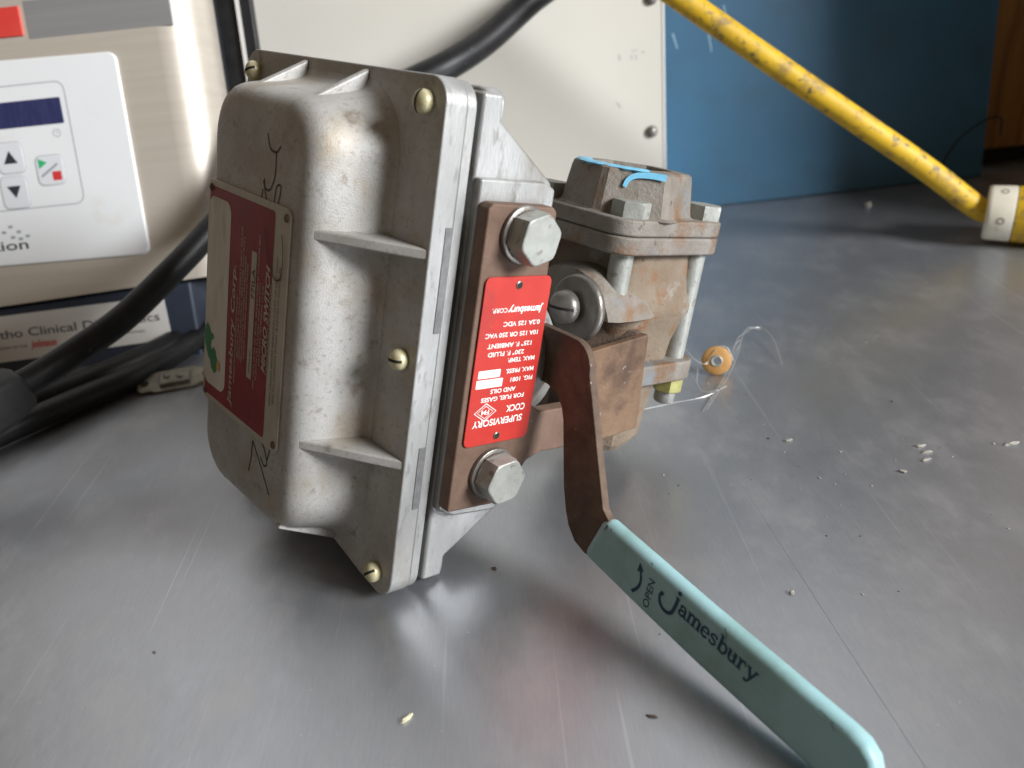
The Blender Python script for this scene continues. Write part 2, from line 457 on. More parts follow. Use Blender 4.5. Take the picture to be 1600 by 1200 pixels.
ang = {(-24.7, 217): 1.45, (-22.5, 106.6): .1, (-24.7, -4): .75, (-180, 217): .4, (-180, 106.6): 1.0, (-180, -4): 2.0}
for (x, z), a_ in ang.items():
    slotted('cover_screw', (x, 0, z), (0, -1, 0), 5.0, 6.2, cover, M['brass'], a_)
# small hole drilled in the screws' side
# --- nameplate
npl_bm = bmesh.new()
NX0, NX1, NZ0, NZ1 = -151.6, -65.3, 47.3, 164.0
NW, NH = NX1 - NX0, NZ1 - NZ0
vprism_y(npl_bm, rrect((NX0 + NX1) / 2, (NZ0 + NZ1) / 2, NW / 2, NH / 2, 4, 4), -36.1, -34.9)
nameplate = build('nameplate', npl_bm, M['plate_white'], valve, bevel=.0003, seg=1)
tag(nameplate, label='worn dark red and bare metal nameplate on the front of the housing')
fr = place(V3(NX0, -36.1, NZ0), (0, 0, 1), (-1, 0, 0))  # a runs up the plate, b runs to the left; mm via wrapper
def NP(a, b, c=0): return V3(NX0 + b, -36.1 - c, NZ0 + a)   # a: 0..NH upward, b: 0..NW rightward
def NPt(a, b, c=0): return NP(a, -b, c)
bm = bmesh.new(); flat(bm, NP, rrect(NH / 2, NW * .43, NH / 2 - 3.2, NW * .43 - 2.0, 2.0, 3), .08)
build('red_field', bm, M['plate_red'], nameplate)
bm = bmesh.new(); flat(bm, NP, rrect(NH * .505, NW * .165, NH * .425, NW * .148, 6, 5), .16)
build('worn_area', bm, M['plate_worn'], nameplate)
bm = bmesh.new()
# lettering that runs up the plate (text right = up the plate, text up = to the left)
def ntext(s, a0, b, h, width=None, bold=.0, shear=0.0, z=.26): text_mesh(bm, s, lambda x, y, c=0: V3(NX0 + b - y, -36.1 - c, NZ0 + a0 + x), 0, 0, h, width, bold=bold, shear=shear, z=z)
ntext('Jamesbury Corp.', 6, 35.2, 4.2, 74, bold=.015, shear=.15)
for i, (a0, ln, b) in enumerate([(20, 46, 38.6), (34, 66, 41.2), (34, 62, 43.6), (33, 54, 46.0), (36, 48, 48.4), (24, 76, 59.8), (30, 48, 62.4), (38, 40, 65.0), (36, 44, 72.8)]):
    words = ['SUPERVISORY SWITCH FOR HAZARDOUS LOCATIONS CLASS I', 'GROUPS C AND D  CLASS II GROUPS E F AND G  FOR USE', 'WITH COCKS AND VALVES  KEEP COVER TIGHT WHILE',
             'CIRCUITS ARE ALIVE  DISCONNECT BEFORE OPENING', 'CAUTION TO PREVENT IGNITION OF HAZARD', 'AMPS  VOLTS  HP  SER. NO.  MODEL  MANUFACTURED BY WORCESTER MASS', 'ELECTRICAL RATING AND SWITCH', 'PATENTS PENDING U.S.A.', 'UNDERWRITERS LISTED'][i]
    ntext(words, a0, b, 1.5, ln, bold=.01)
ntext('MICRO SWITCH', 36, 70.6, 4.0, 52, bold=.035, shear=.25)
build('white_lettering', bm, M['plate_white'], nameplate)
bm = bmesh.new(); flat(bm, NP, rrect(NH * .51, NW * .625, NH * .27, 2.6, .4, 2), .2)
build('stamped_strip', bm, M['plate_white'], nameplate)
bm = bmesh.new()
text_mesh(bm, '77ILA', lambda x, y, c=0: V3(NX0 + NW * .625 + 1.7 - y, -36.1 - c, NZ0 + 68 + x), 0, 0, 3.2, 15, bold=.01, z=.3)
text_mesh(bm, 'MODEL NO.', lambda x, y, c=0: V3(NX0 + NW * .625 + .8 - y, -36.1 - c, NZ0 + 31 + x), 0, 0, 1.4, 12, z=.3)
for b, a0, ln, s in ((77.6, 22, 72, 'OPEN CIRCUIT BEFORE REMOVING COVER OR KEEP TIGHT'), (80.6, 24, 66, 'SEAL ALL CONDUITS WITHIN 18 INCHES OF ENCLOSURE')):
    text_mesh(bm, s, lambda x, y, c=0, b=b, a0=a0: V3(NX0 + b - y, -36.1 - c, NZ0 + a0 + x), 0, 0, 1.5, ln, z=.3)
tag(build('black_lettering', bm, M['ink'], nameplate), kind='stuff')
for a, b in ((4, 3.4), (NH - 4.2, 3.4), (4, NW - 3.6), (NH - 4.2, NW - 3.6)):
    bm = bmesh.new(); lathe(bm, NP(a, b, 0), (0, -1, 0), [(1.9 * mm, -.2 * mm), (1.9 * mm, .35 * mm), (1.1 * mm, .9 * mm), (.1 * mm, 1.0 * mm)], 14)
    build('rivet', bm, M['rust'], nameplate, smooth=True)
# paint splotch across the worn area
bm = bmesh.new()
flat(bm, NP, [(a_ - 16, b_) for a_, b_ in [(33, 14), (35, 16.5), (38, 16), (41, 17.5), (43.5, 15), (45, 15.6), (47, 12), (44, 9.5), (47, 8.5), (50, 9.5), (51.5, 12), (54, 11.5), (53.5, 8.5), (56, 7), (58, 4.5), (56, 2), (52, 1.2), (47, 2), (43, 4.2), (40, 6.4), (38.5, 9), (35, 10.5)]], .4)
build('green_paint_mark', bm, M['green_paint'], nameplate)
bm = bmesh.new(); flat(bm, NP, rrect(22.5, 18.8, 2.6, 1.9, 1.6, 4), .45)
build('orange_paint_mark', bm, M['orange_paint'], nameplate)
# marker writing on the cover: strokes a fraction above the casting
bm = bmesh.new()
def CV(a, b, c=0): return V3(a, -35.05 - c, b)
def curve2(pts, sub=6): return [(p.x, p.y) for p in catmull([(a, b, 0) for a, b in pts], sub)]
for pts in ([(-93, 193), (-90, 187), (-84, 186), (-80, 189)], [(-84, 186), (-84, 176), (-88, 169), (-93, 169), (-94, 173)],
            [(-95, 168), (-96, 163), (-94, 158), (-88, 158), (-84, 153)],
            [(-95, 172), (-88, 159), (-82, 160), (-79, 166), (-78, 172), (-82, 171), (-84, 162)],
            ):
    stroke(bm, CV, curve2(pts), 1.05, .02)
build('marker_writing', bm, M['ink'], cover)
bm = bmesh.new()
for pts in ([(-92, 44), (-82, 34), (-72, 23)], [(-92, 44), (-93, 34), (-95, 26)], [(-84, 48), (-79, 44), (-76, 38), (-79, 36), (-83, 39)], [(-76, 40), (-74, 47), (-77, 51)]):
    stroke(bm, CV, curve2(pts), 1.05, .02)
build('marker_writing', bm, M['ink'], cover)
bm = bmesh.new()
stroke(bm, lambda a, b, c=0: V3(a, -36.9 - c, b), curve2([(-88, 152), (-84, 140), (-76, 131), (-70, 133), (-69, 142), (-71, 152)]), .7, .0)
build('marker_writing', bm, M['ink'], nameplate)

# --- rear housing
bm = bmesh.new()
prof = [(19.8, -9.5), (19.8, 224.5), (31, 224.5), (31.5, 213.5), (66, 189.5), (68, 186), (68, 27), (66, 24), (32.5, 1.5), (32, -9.5)]
vprism_x(bm, prof, -190.5, -13)
rear = build('housing_body', bm, M['alu_flange'], valve, bevel=.0032, seg=3, angle=25)
bm = bmesh.new(); vprism_y(bm, rrect(-102, 107.5, 81.0, 110, 8, 4), 16.4, 20.4)
build('joint_gap', bm, M['gap'], rear)
# raised pad that carries the mounting plate
bm = bmesh.new(); vprism_x(bm, [(20.2, 32), (20.2, 190), (58, 189.8), (65, 187), (65.5, 30), (57, 24.5), (30, 27)], -14, -8.4)
build('side_boss', bm, M['alu_flange'], rear, bevel=.0015, seg=2)
# rounded screw lugs at the corners
for z, s in ((218, 1), (-3.5, -1)):
    bm = bmesh.new(); vprism_y(bm, rrect(-24, z, 10.6, 8.5, 7, 5), 22, 32.8)
    build('lug', bm, M['alu_flange'], rear, bevel=.0018, seg=3)

# --- brown mounting plate with lower limb and upright wall
bm = bmesh.new()
vprism_x(bm, [(19.3, 35.5), (56, 33.5), (60.5, 46), (66, 54), (75, 57.2), (99.9, 56.6), (99.9, 80), (70, 80), (64, 84), (61.2, 92), (59.8, 178), (57.5, 180.4), (22, 181), (19.4, 178.5)], -7.9, 0)
mp_ = build('mounting_plate', bm, M['plate'], valve, bevel=.0011, seg=2)
bm = bmesh.new()
vprism_x(bm, [(99.9, 54.2), (150, 59.2), (144.0, 114.6), (99.9, 108.5)], -4.5, 0.2)
br = build('bracket', bm, M['bracket'], valve, bevel=.001, seg=2)
bm = bmesh.new()
loft(bm, [[V3(*p) for p in r] for r in ([(-36, 116, 60), (-36, 112, 60), (-4.6, 139.5, 60), (-4.6, 144, 60)], [(-36, 116, 121), (-36, 112, 121), (-4.6, 139.5, 115), (-4.6, 144, 115)])])
build('bracket_web', bm, M['rust'], br, bevel=.0006, seg=1)

# hexagon bolts in the mounting plate
def hexbolt(name, c, axis, r, hgt, parent, m, rot, washer=None, mw=None, n=6):
    bm = bmesh.new(); C0 = V3(*c); a, u, v = frame_of(axis)
    # hexagonal head with chamfered corners: blend ring between hexagon and circle on the face
    N = 36
    def hexr(t): 
        k = (t - rot) % (PI / 3) - PI / 6
        return r * math.cos(PI / 6) / math.cos(k)
    rings = []
    for hh, mode in ((0, 0), (hgt * .86, 0), (hgt * .96, 1), (hgt, 2)):
        ring = []
        for i in range(N):
            t = rot + 2 * PI * i / N
            q = hexr(t)
            if mode == 1: q = min(q, r * .955)
            if mode == 2: q = min(q * .95, r * .90)
            ring.append(C0 + a * hh * mm + (u * math.cos(t) + v * math.sin(t)) * q * mm)
        rings.append(ring)
    loft(bm, rings)
    o = build(name, bm, m, parent, smooth=True)
    o.data.set_sharp_from_angle(angle=R(25))
    return o
for (y, z, rt) in ((40.5, 168, .30), (42.5, 52.5, .12)):
    b = hexbolt('hex_bolt', (3.6, y, z), (1, 0, 0), 12.0, 9.4, valve, M['zinc'], rt)
    bm = bmesh.new(); lathe(bm, V3(0, y, z), (1, 0, 0), [(12.4 * mm, 0), (13.0 * mm, .5 * mm), (13.0 * mm, 2.2 * mm), (12.4 * mm, 2.6 * mm), (4 * mm, 2.6 * mm)], 32)
    build('washer', bm, M['zinc_dark'], b, smooth=True)
    bm = bmesh.new(); lathe(bm, V3(2.6, y, z), (1, 0, 0), [(10.8 * mm, 0), (11.4 * mm, .3 * mm), (11.2 * mm, 1.2 * mm), (4 * mm, 1.2 * mm)], 32)
    build('lock_washer', bm, M['zinc_dark'], b, smooth=True)

# --- red tag
bm = bmesh.new()
TY0, TY1, TZ0, TZ1 = 22.3, 62.2, 68.5, 149.4
vprism_x(bm, rrect((TY0 + TY1) / 2, (TZ0 + TZ1) / 2, (TY1 - TY0) / 2, (TZ1 - TZ0) / 2, 3.2, 4), 0.25, 1.25)
red = build('red_tag', bm, M['red'], valve, bevel=.0003, seg=1)
tag(red, label='bright red enamel tag with white writing, mounted upside down')
TCY, TCZ = (TY0 + TY1) / 2, (TZ0 + TZ1) / 2
def TG(a, b, c=0): return V3(1.25 + c, TCY - a, TCZ - b)    # text frame, turned upside down; a right, b up
bm = bmesh.new()
def tt(s, a, b, h, w=None, al='C', bold=.022, shear=0): text_mesh(bm, s, TG, a, b, h, w, al, bold=bold, shear=shear, z=.05)
tt('SUPERVISORY', 1.0, 27.6, 3.3, 31, bold=.02)
tt('COCK', -9.2, 21.9, 3.3, 12, bold=.02)
tt('FOR FUEL GASES', 0, 16.4, 2.1, 26.5)
tt('AND OILS', 0.5, 12.6, 2.1, 15.5)
tt('FIG. 1081', -10.2, 7.9, 2.1, 14.0)
tt('MAX. PRESS.', -8.2, 3.4, 2.1, 17.5)
tt('MAX. TEMP.', -8.0, -2.0, 2.1, 17.0)
tt('230\u00b0 F. FLUID', 2.0, -5.6, 2.1, 22)
tt('125\u00b0 F. AMBIENT', 0.5, -9.6, 2.1, 27)
tt('10A 125 OR 250 VAC', 0, -14.6, 2.1, 32.0)
tt('0.2A 125 VDC', -5.0, -19.6, 2.1, 22.5)
tt('Jamesbury', -6.0, -26.4, 3.3, 21.5, bold=.028, shear=.22)
tt('CORP.', 9.6, -26.2, 2.1, 9.0, bold=.012)
# diamond mark with FM
for k, s in ((0, 1.0), (1, .72)):
    pts = [(9.6 + 6.6 * s, 23.6), (9.6, 23.6 + 4.3 * s), (9.6 - 6.6 * s, 23.6), (9.6, 23.6 - 4.3 * s)]
    stroke(bm, TG, pts, .55 if k == 0 else .35, .05, closed=True)
tt('FM', 9.6, 22.5, 2.3, 4.6, bold=.02)
build('tag_lettering', bm, M['white_print'], red)
bm = bmesh.new()
flat(bm, TG, rrect(9.6, 9.4, 7.9, 2.1, .3, 2), .06); flat(bm, TG, rrect(10.4, 4.7, 6.6, 1.9, .3, 2), .06)
build('white_box', bm, M['white_print'], red)
bm = bmesh.new()
text_mesh(bm, '1 1/2 A', TG, 9.2, 8.5, 1.8, 7, 'C', z=.1); text_mesh(bm, '125W', TG, 10.0, 3.9, 1.7, 7, 'C', z=.1)
build('stamped_figures', bm, M['grey_line'], red)
for a, b in ((0.2, -37.2 + .6), (0.4, 36.6)):
    bm = bmesh.new(); lathe(bm, TG(a, b, .0), (1, 0, 0), [(1.9 * mm, -.2 * mm), (1.9 * mm, .3 * mm), (1.4 * mm, .6 * mm), (1.2 * mm, .1 * mm)], 14)
    r_ = build('drive_rivet', bm, M['zinc_dark'], red, smooth=True)
    bm = bmesh.new(); lathe(bm, TG(a, b, .0), (1, 0, 0), [(1.25 * mm, 0), (1.25 * mm, .55 * mm)], 12)
    build('rivet_hole', bm, M['dark'], red)

# --- stem disc and screw, shade on them put into darker steel
bm = bmesh.new()
SX, SZ = -19, 126
pr = [(4, 0), (18.2, 0)] + [(18.2 + 2.6 * math.sin(t), 3 - 3 * math.cos(t)) for t in [PI * k / 8 for k in range(1, 8)]] + [(18.2, 6), (4, 6.4)]
lathe(bm, V3(SX, 108, SZ), (0, -1, 0), [(a * .86 * mm, b * mm) for a, b in pr], 40)
build('stem_disc', bm, M['zinc_dark'], valve, smooth=True)
bm = bmesh.new(); lathe(bm, V3(SX - 1, 102.2, SZ + .5), (0, -1, 0), [(6 * mm, 0), (6 * mm, 3 * mm)], 20)
build('stem', bm, M['zinc_dark'], valve, smooth=True)
slotted('stem_screw', (SX - 1.5, 99.5, SZ + .5), (0, -1, 0), 9.0, 9.0, valve, M['zinc_dark'], .08, slot=1.5, dome=.62)

# --- valve body: bonnet, ported body, two square flanges, hexagonal pipe end
BX, BY = -44, 156
bm = bmesh.new()
rings = []
for y_, r_, dz in ((168, 24, 0), (156, 30, 0), (146, 34, 0), (136, 35.5, 0), (128, 36, 0), (118, 36, 0), (112, 34, 0), (110.8, 30, 0), (110.5, 24, 0)):
    a0_ = math.asin(min(.9, 12.5 / r_))
    rings.append([V3(-34.5 + r_ * math.cos(a0_ + (PI - 2 * a0_) * k / 28), y_, 110 + r_ * math.sin(a0_ + (PI - 2 * a0_) * k / 28)) for k in range(29)])
loft(bm, rings)
build('bonnet', bm, M['iron_grey'], valve, smooth=True)
bm = bmesh.new()
lathe(bm, V3(-40, 84, 100), (0, -1, 0), [(32 * mm, 0), (35 * mm, 3 * mm), (36 * mm, 17 * mm)], 40)
build('switch_adaptor', bm, M['alu_flange'], valve, smooth=True)
bm = bmesh.new()
sect = [(84, 31, 31), (95, 31, 31), (104, 32, 31), (118, 34.5, 35), (122, 36, 37.5), (127, 36, 38), (131, 34.5, 35), (142, 33, 32), (157, 32, 31.5)]
rings = [[V3(a, b, z) for a, b in rrect(BX + 2, BY + 2, hx, hy - 3, 13, 5)] for z, hx, hy in sect]
loft(bm, rings)
o = build('valve_body', bm, M['iron'], valve, smooth=True); lumpy(o.data, .0006, 60, 2)
def sqflange(name, z0, z1, m, x1=-3, x0=-86, y0=112, y1=200, r=12):
    bm = bmesh.new(); vprism_z(bm, rrect((x0 + x1) / 2, (y0 + y1) / 2, (x1 - x0) / 2, (y1 - y0) / 2, r, 6), z0, z1)
    return build(name, bm, m, valve, bevel=.0014, seg=3)
sqflange('upper_flange', 156.5, 166.05, M['iron_grey'])
cap = sqflange('end_cap_flange', 166.2, 175, M['iron_grey'])
sqflange('lower_flange', 82, 94, M['iron_grey'], y1=201)
HX, HY = -38, 150
def hexpoly(r, cx=HX, cy=HY, chamf=.07):
    pts = []
    for k in range(6):
        t = R(-44 + 30 + 60 * k)
        t1 = R(-44 + 90 + 60 * k); t0 = R(-44 - 30 + 60 * k)
        p = Vector((math.cos(t), math.sin(t))) * r; q0 = Vector((math.cos(t0), math.sin(t0))) * r; q1 = Vector((math.cos(t1), math.sin(t1))) * r
        for s in (0, .5, 1):
            a_ = p.lerp(q0, chamf); b_ = p.lerp(q1, chamf)
            m_ = a_.lerp(b_, s) + (p * (1 - chamf * .55) - a_.lerp(b_, .5)) * (1 if s == .5 else 0)
            pts.append((cx + m_.x, cy + m_.y))
    return pts
def hexend(name, zs, m):
    bm = bmesh.new()
    loft(bm, [[V3(a, b, z) for a, b in hexpoly(r)] for z, r in zs])
    o = build(name, bm, m, valve, smooth=True); lumpy(o.data, .00025, 70, 5); o.data.set_sharp_from_angle(angle=R(17)); return o
he = hexend('pipe_end', [(174.5, 40), (175.8, 37.2), (178, 36.4), (194.5, 34.0), (197.2, 33.2), (198.2, 31.6), (198.4, 28), (198.4, 22.0), (190, 21)], M['iron_grey'])
hexend('pipe_end', [(84, 40), (79, 36.5), (74, 35.5), (60, 33.8), (46, 33), (42.5, 31), (42, 26)], M['iron'])
# dab of light blue paint on the rim of the pipe end
bm = bmesh.new()
rim = []
for k in range(30):
    t = R(-150 + 118 * k / 29); rim.append((t, 30.6 + .6 * math.sin(k * 1.7)))
rows = []
for t, rr in rim:
    c_, s_ = math.cos(t), math.sin(t)
    rows.append([V3(HX + c_ * 22.3, HY + s_ * 22.3, 198.45), V3(HX + c_ * 25, HY + s_ * 25, 198.9), V3(HX + c_ * (rr - 1.5), HY + s_ * (rr - 1.5), 198.75), V3(HX + c_ * rr, HY + s_ * rr, 197.9), V3(HX + c_ * (rr - 2), HY + s_ * (rr - 2), 196.6)])
loft(bm, rows)
build('blue_paint_mark', bm, M['blue_paint'], he, smooth=True)
# hanging brush stroke on the facet
bm = bmesh.new()
fc = R(-44); nrm = Vector((math.cos(fc), math.sin(fc), 0)); tan_ = Vector((-math.sin(fc), math.cos(fc), 0))
def FC(a, b, c=0): 
    apo = 34.2 * math.cos(PI / 6) + (196 - b) * .1 + .9
    return (Vector((HX, HY, 0)) + nrm * (apo + c) + tan_ * a) * mm + Vector((0, 0, b * mm))
stroke(bm, FC, curve2([(15, 196.2), (8, 196.4), (0, 195.5), (-4, 193), (-5.5, 189.2)]), lambda t: 3.4 - 1.2 * t, .1)
build('blue_paint_stroke', bm, M['blue_paint'], he)
# flange bolts: head, shank, nut
for i, (bx, by) in enumerate(((-14.5, 127), (-14, 189), (-75, 127), (-75, 189))):
    b = hexbolt('flange_bolt', (bx, by, 175), (0, 0, 1), 10.2, 8.2, valve, M['zinc'], .35 + i * .3)
    z0_ = 122 if i == 0 else 65
    bm = bmesh.new(); lathe(bm, V3(bx, by, z0_), (0, 0, 1), [(5.2 * mm, 0), (6.2 * mm, 1.2 * mm), (6.2 * mm, 12 * mm), (6.2 * mm, 20 * mm), (6.2 * mm, (164 - z0_) * mm)], 20)
    build('shank', bm, M['zinc'], b, smooth=True)
    if i: hexbolt('nut', (bx, by, 81.5), (0, 0, -1), 9.2, 8.6, b, M['nut_yellow'], .2 + i)

# --- lever and grip in the tilted lever plane  Y = 72 - .09 X
K = .09
def LV(x, z, off=0): return V3(x, 72 - K * x + off, z)
def lprism(bm, poly, o0, o1): return prism(bm, poly, lambda a, b: LV(a, b, o0), lambda a, b: LV(a, b, o1))
bm = bmesh.new()
arm = [(-30, 121.4), (8, 122.1)] + [(14 + 14.0 * math.sin(t) , 108 + 14.2 * math.cos(t)) for t in [R(a) for a in (10, 30, 50, 70, 88)]] + \
      [(33.5, 96), (41.2, 78), (52.6, 52), (58, 48.0), (64, 46.8), (62, 26), (46, 25.2), (38, 27.5), (32, 33), (28.5, 39), (24, 50), (15.2, 82), (12.5, 87.5), (7.5, 92.2), (0, 94.2), (-30, 94.2)]
lprism(bm, arm, 0, 4.6)
lever = build('lever_arm', bm, M['rust'], valve, bevel=.0006, seg=2)
bm = bmesh.new()
g = [(45.6, 24.9), (54.6, 49.2), (120, 41.4), (188, 34.6)]
endc = [(188, 34.6), (194, 33.4), (199.0, 30.0), (202, 24.5), (202.3, 17.0), (200, 11.5), (196, 8.2), (190, 7.0), (178, 9.0), (120, 14.8)]
gp = [(45.6, 24.9), (54.6, 49.2), (90, 45.0), (120, 41.4), (155, 38.0)] + endc + [(90, 18.6)]
lprism(bm, gp, -2.0, 7.6)
grip = build('grip', bm, M['grip'], valve, bevel=.0044, seg=6, angle=40)
grip.modifiers[0].limit_method = 'ANGLE'; grip.modifiers[0].angle_limit = R(60)
tag(grip, label='turquoise vinyl grip sleeve with navy printing')
# printing on the grip
GU = Vector((35.4, 0, -4.5)).normalized()
def GP(a, b, c=0):   # text frame: origin at the letter a, right along GU
    x = 107.0 + a * 1.03 * GU.x - b * GU.z * 1.0; z = 31.3 + a * GU.z + b * GU.x
    return LV(x, z, -2.06 - c)
bm = bmesh.new()
W_ = 1.0
def slab(bm, x, ch):
    """one slab-serif letter, x-height 5.0, stem 1.15; returns advance"""
    zz = [0.0]
    def S(pts, w=1.15):
        zz[0] += .012; stroke(bm, GP, [(x + a, b) for a, b in pts], w * 1.12 + .06, zz[0])
    if ch == 'a':
        S(arc(1.9, 3.3, 1.5, 1.4, 160, 0, 10), .9); S([(3.4, 3.4), (3.4, .9), (3.9, .3), (4.6, .35)], 1.1); S(arc(1.9, 1.45, 1.4, 1.2, 60, 330, 12), 1.0); S([(.5, 3.6), (1.3, 3.6)], 1.0); return 4.7
    if ch == 'm':
        for sx in (1.2, 3.9, 6.6): S([(sx, 0), (sx, 4.2)], 1.15); S([(sx - 1.1, .3), (sx + 1.1, .3)], .6)
        S([(.1, 4.6), (1.3, 4.6)], .6); S(arc(2.5, 3.2, 1.3, 1.4, 170, 0, 8), .85); S(arc(5.2, 3.2, 1.3, 1.4, 170, 0, 8), .85); return 7.9
    if ch == 'e':
        S(arc(2.2, 2.4, 1.75, 2.2, 0, 320, 20), .95); S([(.6, 2.5), (4.2, 2.5)], .6); return 4.5
    if ch == 's':
        S([(3.6, 3.4), (3.4, 4.4), (2.1, 4.75), (.9, 4.2), (.8, 3.3), (2.0, 2.6), (3.4, 1.9), (3.5, .8), (2.3, .15), (.9, .4), (.6, 1.4)], .9); return 4.4
    if ch == 'b':
        S([(1.3, 0), (1.3, 7.3)], 1.15); S([(.1, 7.3), (1.4, 7.3)], .6); S(arc(2.9, 2.4, 1.7, 2.2, 140, -150, 16), .95); return 5.1
    if ch == 'u':
        S([(1.2, 4.8), (1.2, 1.6)], 1.15); S(arc(2.6, 1.7, 1.4, 1.4, 180, 330, 8), .9); S([(4.0, 4.8), (4.0, .1)], 1.15)
        S([(.1, 4.6), (1.4, 4.6)], .6); S([(2.9, 4.6), (4.1, 4.6)], .6); S([(3.9, .3), (5.0, .3)], .6); return 5.3
    if ch == 'r':
        S([(1.3, 0), (1.3, 4.8)], 1.15); S([(.1, .3), (2.5, .3)], .6); S([(.1, 4.6), (1.4, 4.6)], .6); S(arc(2.9, 3.1, 1.5, 1.5, 170, 60, 8), .9); S([(3.4, 3.6), (3.9, 4.0)], 1.2); return 4.4
    if ch == 'y':
        S([(1.0, 4.8), (2.9, .3)], 1.15); S([(4.8, 4.8), (2.6, -.6), (1.8, -1.9), (.8, -2.0)], .85); S([(0, 4.6), (2.1, 4.6)], .6); S([(3.8, 4.6), (5.7, 4.6)], .6); S([(.4, -1.6), (1.2, -1.6)], 1.1); return 5.6
    return 3
x = -1.0
SC_ = 41.0 / 41.9
word = 'amesbury'
xx = 0.0
for ch in word:
    adv = slab(bm, xx, ch); xx += adv * .99
# the big swinging j
stroke(bm, GP, curve2([(-1.7, 6.4), (-1.9, 2.0), (-2.6, -2.0), (-4.6, -3.6), (-7.2, -3.6), (-9.6, -2.0), (-10.6, .6), (-10.3, 2.6)], 6), lambda t: 1.5 - .5 * t + .3 * math.sin(t * 3), .2)
stroke(bm, GP, arc(-9.9, 2.3, .55, .55, 0, 360, 10), 1.0, .22)
flat(bm, GP, arc(-1.8, 8.7, 1.05, 1.05, 0, 345, 14), .21)
stroke(bm, GP, [(-3.0, 6.2), (-1.6, 6.2)], .7, .215)
# OPEN, running up the grip, and the curved arrow
def GO(a, b, c=0):
    x0, z0 = 91.6, 23.4
    d = Vector((.8, 14.8)).normalized()
    return LV(x0 + a * d.x - b * d.y, z0 + a * d.y + b * d.x, -2.06 - c)
text_mesh(bm, 'OPEN', GO, 0, 0, 3.6, 14.0, 'L', bold=.006, z=.05, shear=-.0)
ar = [(x_, z_) for x_, z_ in [(80.6, 26.0), (83.0, 28.6), (84.3, 31.5), (84.3, 34.5), (83.3, 37.6)]]
def GA(a, b, c=0): return LV(a, b, -2.06 - c)
stroke(bm, GA, curve2(ar, 5), lambda t: 1.7 - .5 * t, .05)
flat(bm, GA, [(81.3, 36.6), (85.0, 38.2), (82.0, 41.3)][::1], .07)
build('navy_lettering', bm, M['navy'], grip)
bm = bmesh.new()
for p, w in (([(130.5, 39.2), (132, 37.2), (132.6, 33.6)], .45), ([(137, 31.2), (138.2, 29.6)], .8), ([(59, 47.5), (57.5, 44.2)], .9), ([(61.8, 47.2), (61.2, 45.6)], .5), ([(176, 34.4), (180, 33.4), (186, 33.6)], .35),
             ([(181, 33.2), (183.5, 30.4)], .3), ([(88, 44.6), (89.2, 43.9)], .7)):
    stroke(bm, GA, p, lambda t, w=w: w * (1 - .6 * t), .03)
tag(build('scuff_marks', bm, M['btn_dark'], grip), kind='stuff')

# ================================================================= BACKGROUND THINGS
# --- analyser with leaning stainless front (local frame leans back 17 degrees)
ana = empty('bench_instrument', (-.28, .66, 0), 'stainless steel bench instrument with white keypad panel and small display, left of the valve', 'instrument')
LEAN = R(17)
ana.rotation_euler = (-LEAN, 0, 0)
def A(x, t, d=0): return Vector((x * mm, d * mm, t * mm))     # d: depth behind the front face
# upper shell with a big rounded right-hand shoulder
bm = bmesh.new()
side = [(-330, 0), (30, 0)] + [(28 + 37 * math.sin(t), 37 - 37 * math.cos(t)) for t in [R(a) for a in range(8, 91, 8)]] + [(65, 44), (65, 46), (-330, 46)]
vs0 = prism(bm, side, lambda a, b: A(a, 62 + .04 * (a + 60), b), lambda a, b: A(a, 330, b))
shell = build('steel_shell', bm, M['steel'], ana, smooth=True)
bm = bmesh.new(); box(bm, -.330, .0635, .046, .20, .066, .33)
o = build('rear_case', bm, M['slate'], ana, bevel=.004)
bm = bmesh.new(); prism(bm, [(80.5, 150), (83, 150), (83, 310), (80.5, 310)], lambda a, b: A(a, b, 56), lambda a, b: A(a, b, 60)); build('pale_edge_strip', bm, M['label_white'], ana)
bm = bmesh.new(); prism(bm, [(62, 150), (93, 150), (93, 330), (62, 330)], lambda a, b: A(a, b, 60.5), lambda a, b: A(a, b, 72)); build('black_side_module', bm, M['rubber'], ana, bevel=.002)
# grey band painting the top's dark reflection, and the red label
bm = bmesh.new(); box(bm, -.069, .0445, -.0003, .002, .2635, .292); build('reflection_band', bm, M['steel_reflection'], ana, bevel=.0002)
bm = bmesh.new(); box(bm, -.14, -.0725, -.002, .002, .2665, .2885); build('red_label', bm, M['lens_red'], ana, bevel=.0005)
# white keypad panel
bm = bmesh.new(); prism(bm, rrect(-128, 168.5, 124.5, 79.5, 7, 5), lambda a, b: A(a, b - .02 * (a + 4), .5), lambda a, b: A(a, b - .02 * (a + 4), -2.5))
panel = build('white_panel', bm, M['white_pvc'], ana, bevel=.0015, seg=3)
def PN(a, b, c=0): return A(a, b, -2.6 - c)
bm = bmesh.new()
rr = [(a, b) for a, b in rrect(-110, 182.5, 61.5, 47.5, 7, 5)]
stroke(bm, PN, rr, .7, .05, closed=True); build('outline', bm, M['grey_line'], panel)
bm = bmesh.new(); prism(bm, rrect(-84, 208, 31, 10.0, 1.2, 3), lambda a, b: A(a, b, -2.4), lambda a, b: A(a, b, -3.0)); build('display', bm, M['display'], ana, bevel=.0002, seg=1)
def key(cx, cz, hw, hh):
    bm = bmesh.new(); prism(bm, rrect(cx, cz, hw, hh, 4.5, 4), lambda a, b: A(a, b, -2.3), lambda a, b: A(a, b, -3.1)); k_ = build('key', bm, M['key'], ana, bevel=.0004)
    bm = bmesh.new(); stroke(bm, PN, rrect(cx, cz, hw + .2, hh + .2, 4.6, 4), .5, .07, closed=True); build('key_outline', bm, M['grey_line'], k_)
    return k_
k1 = key(-101, 175.5, 10.5, 12.0); k2 = key(-102.5, 148.5, 10.5, 12.5); k3 = key(-71, 163, 10.8, 11.5)
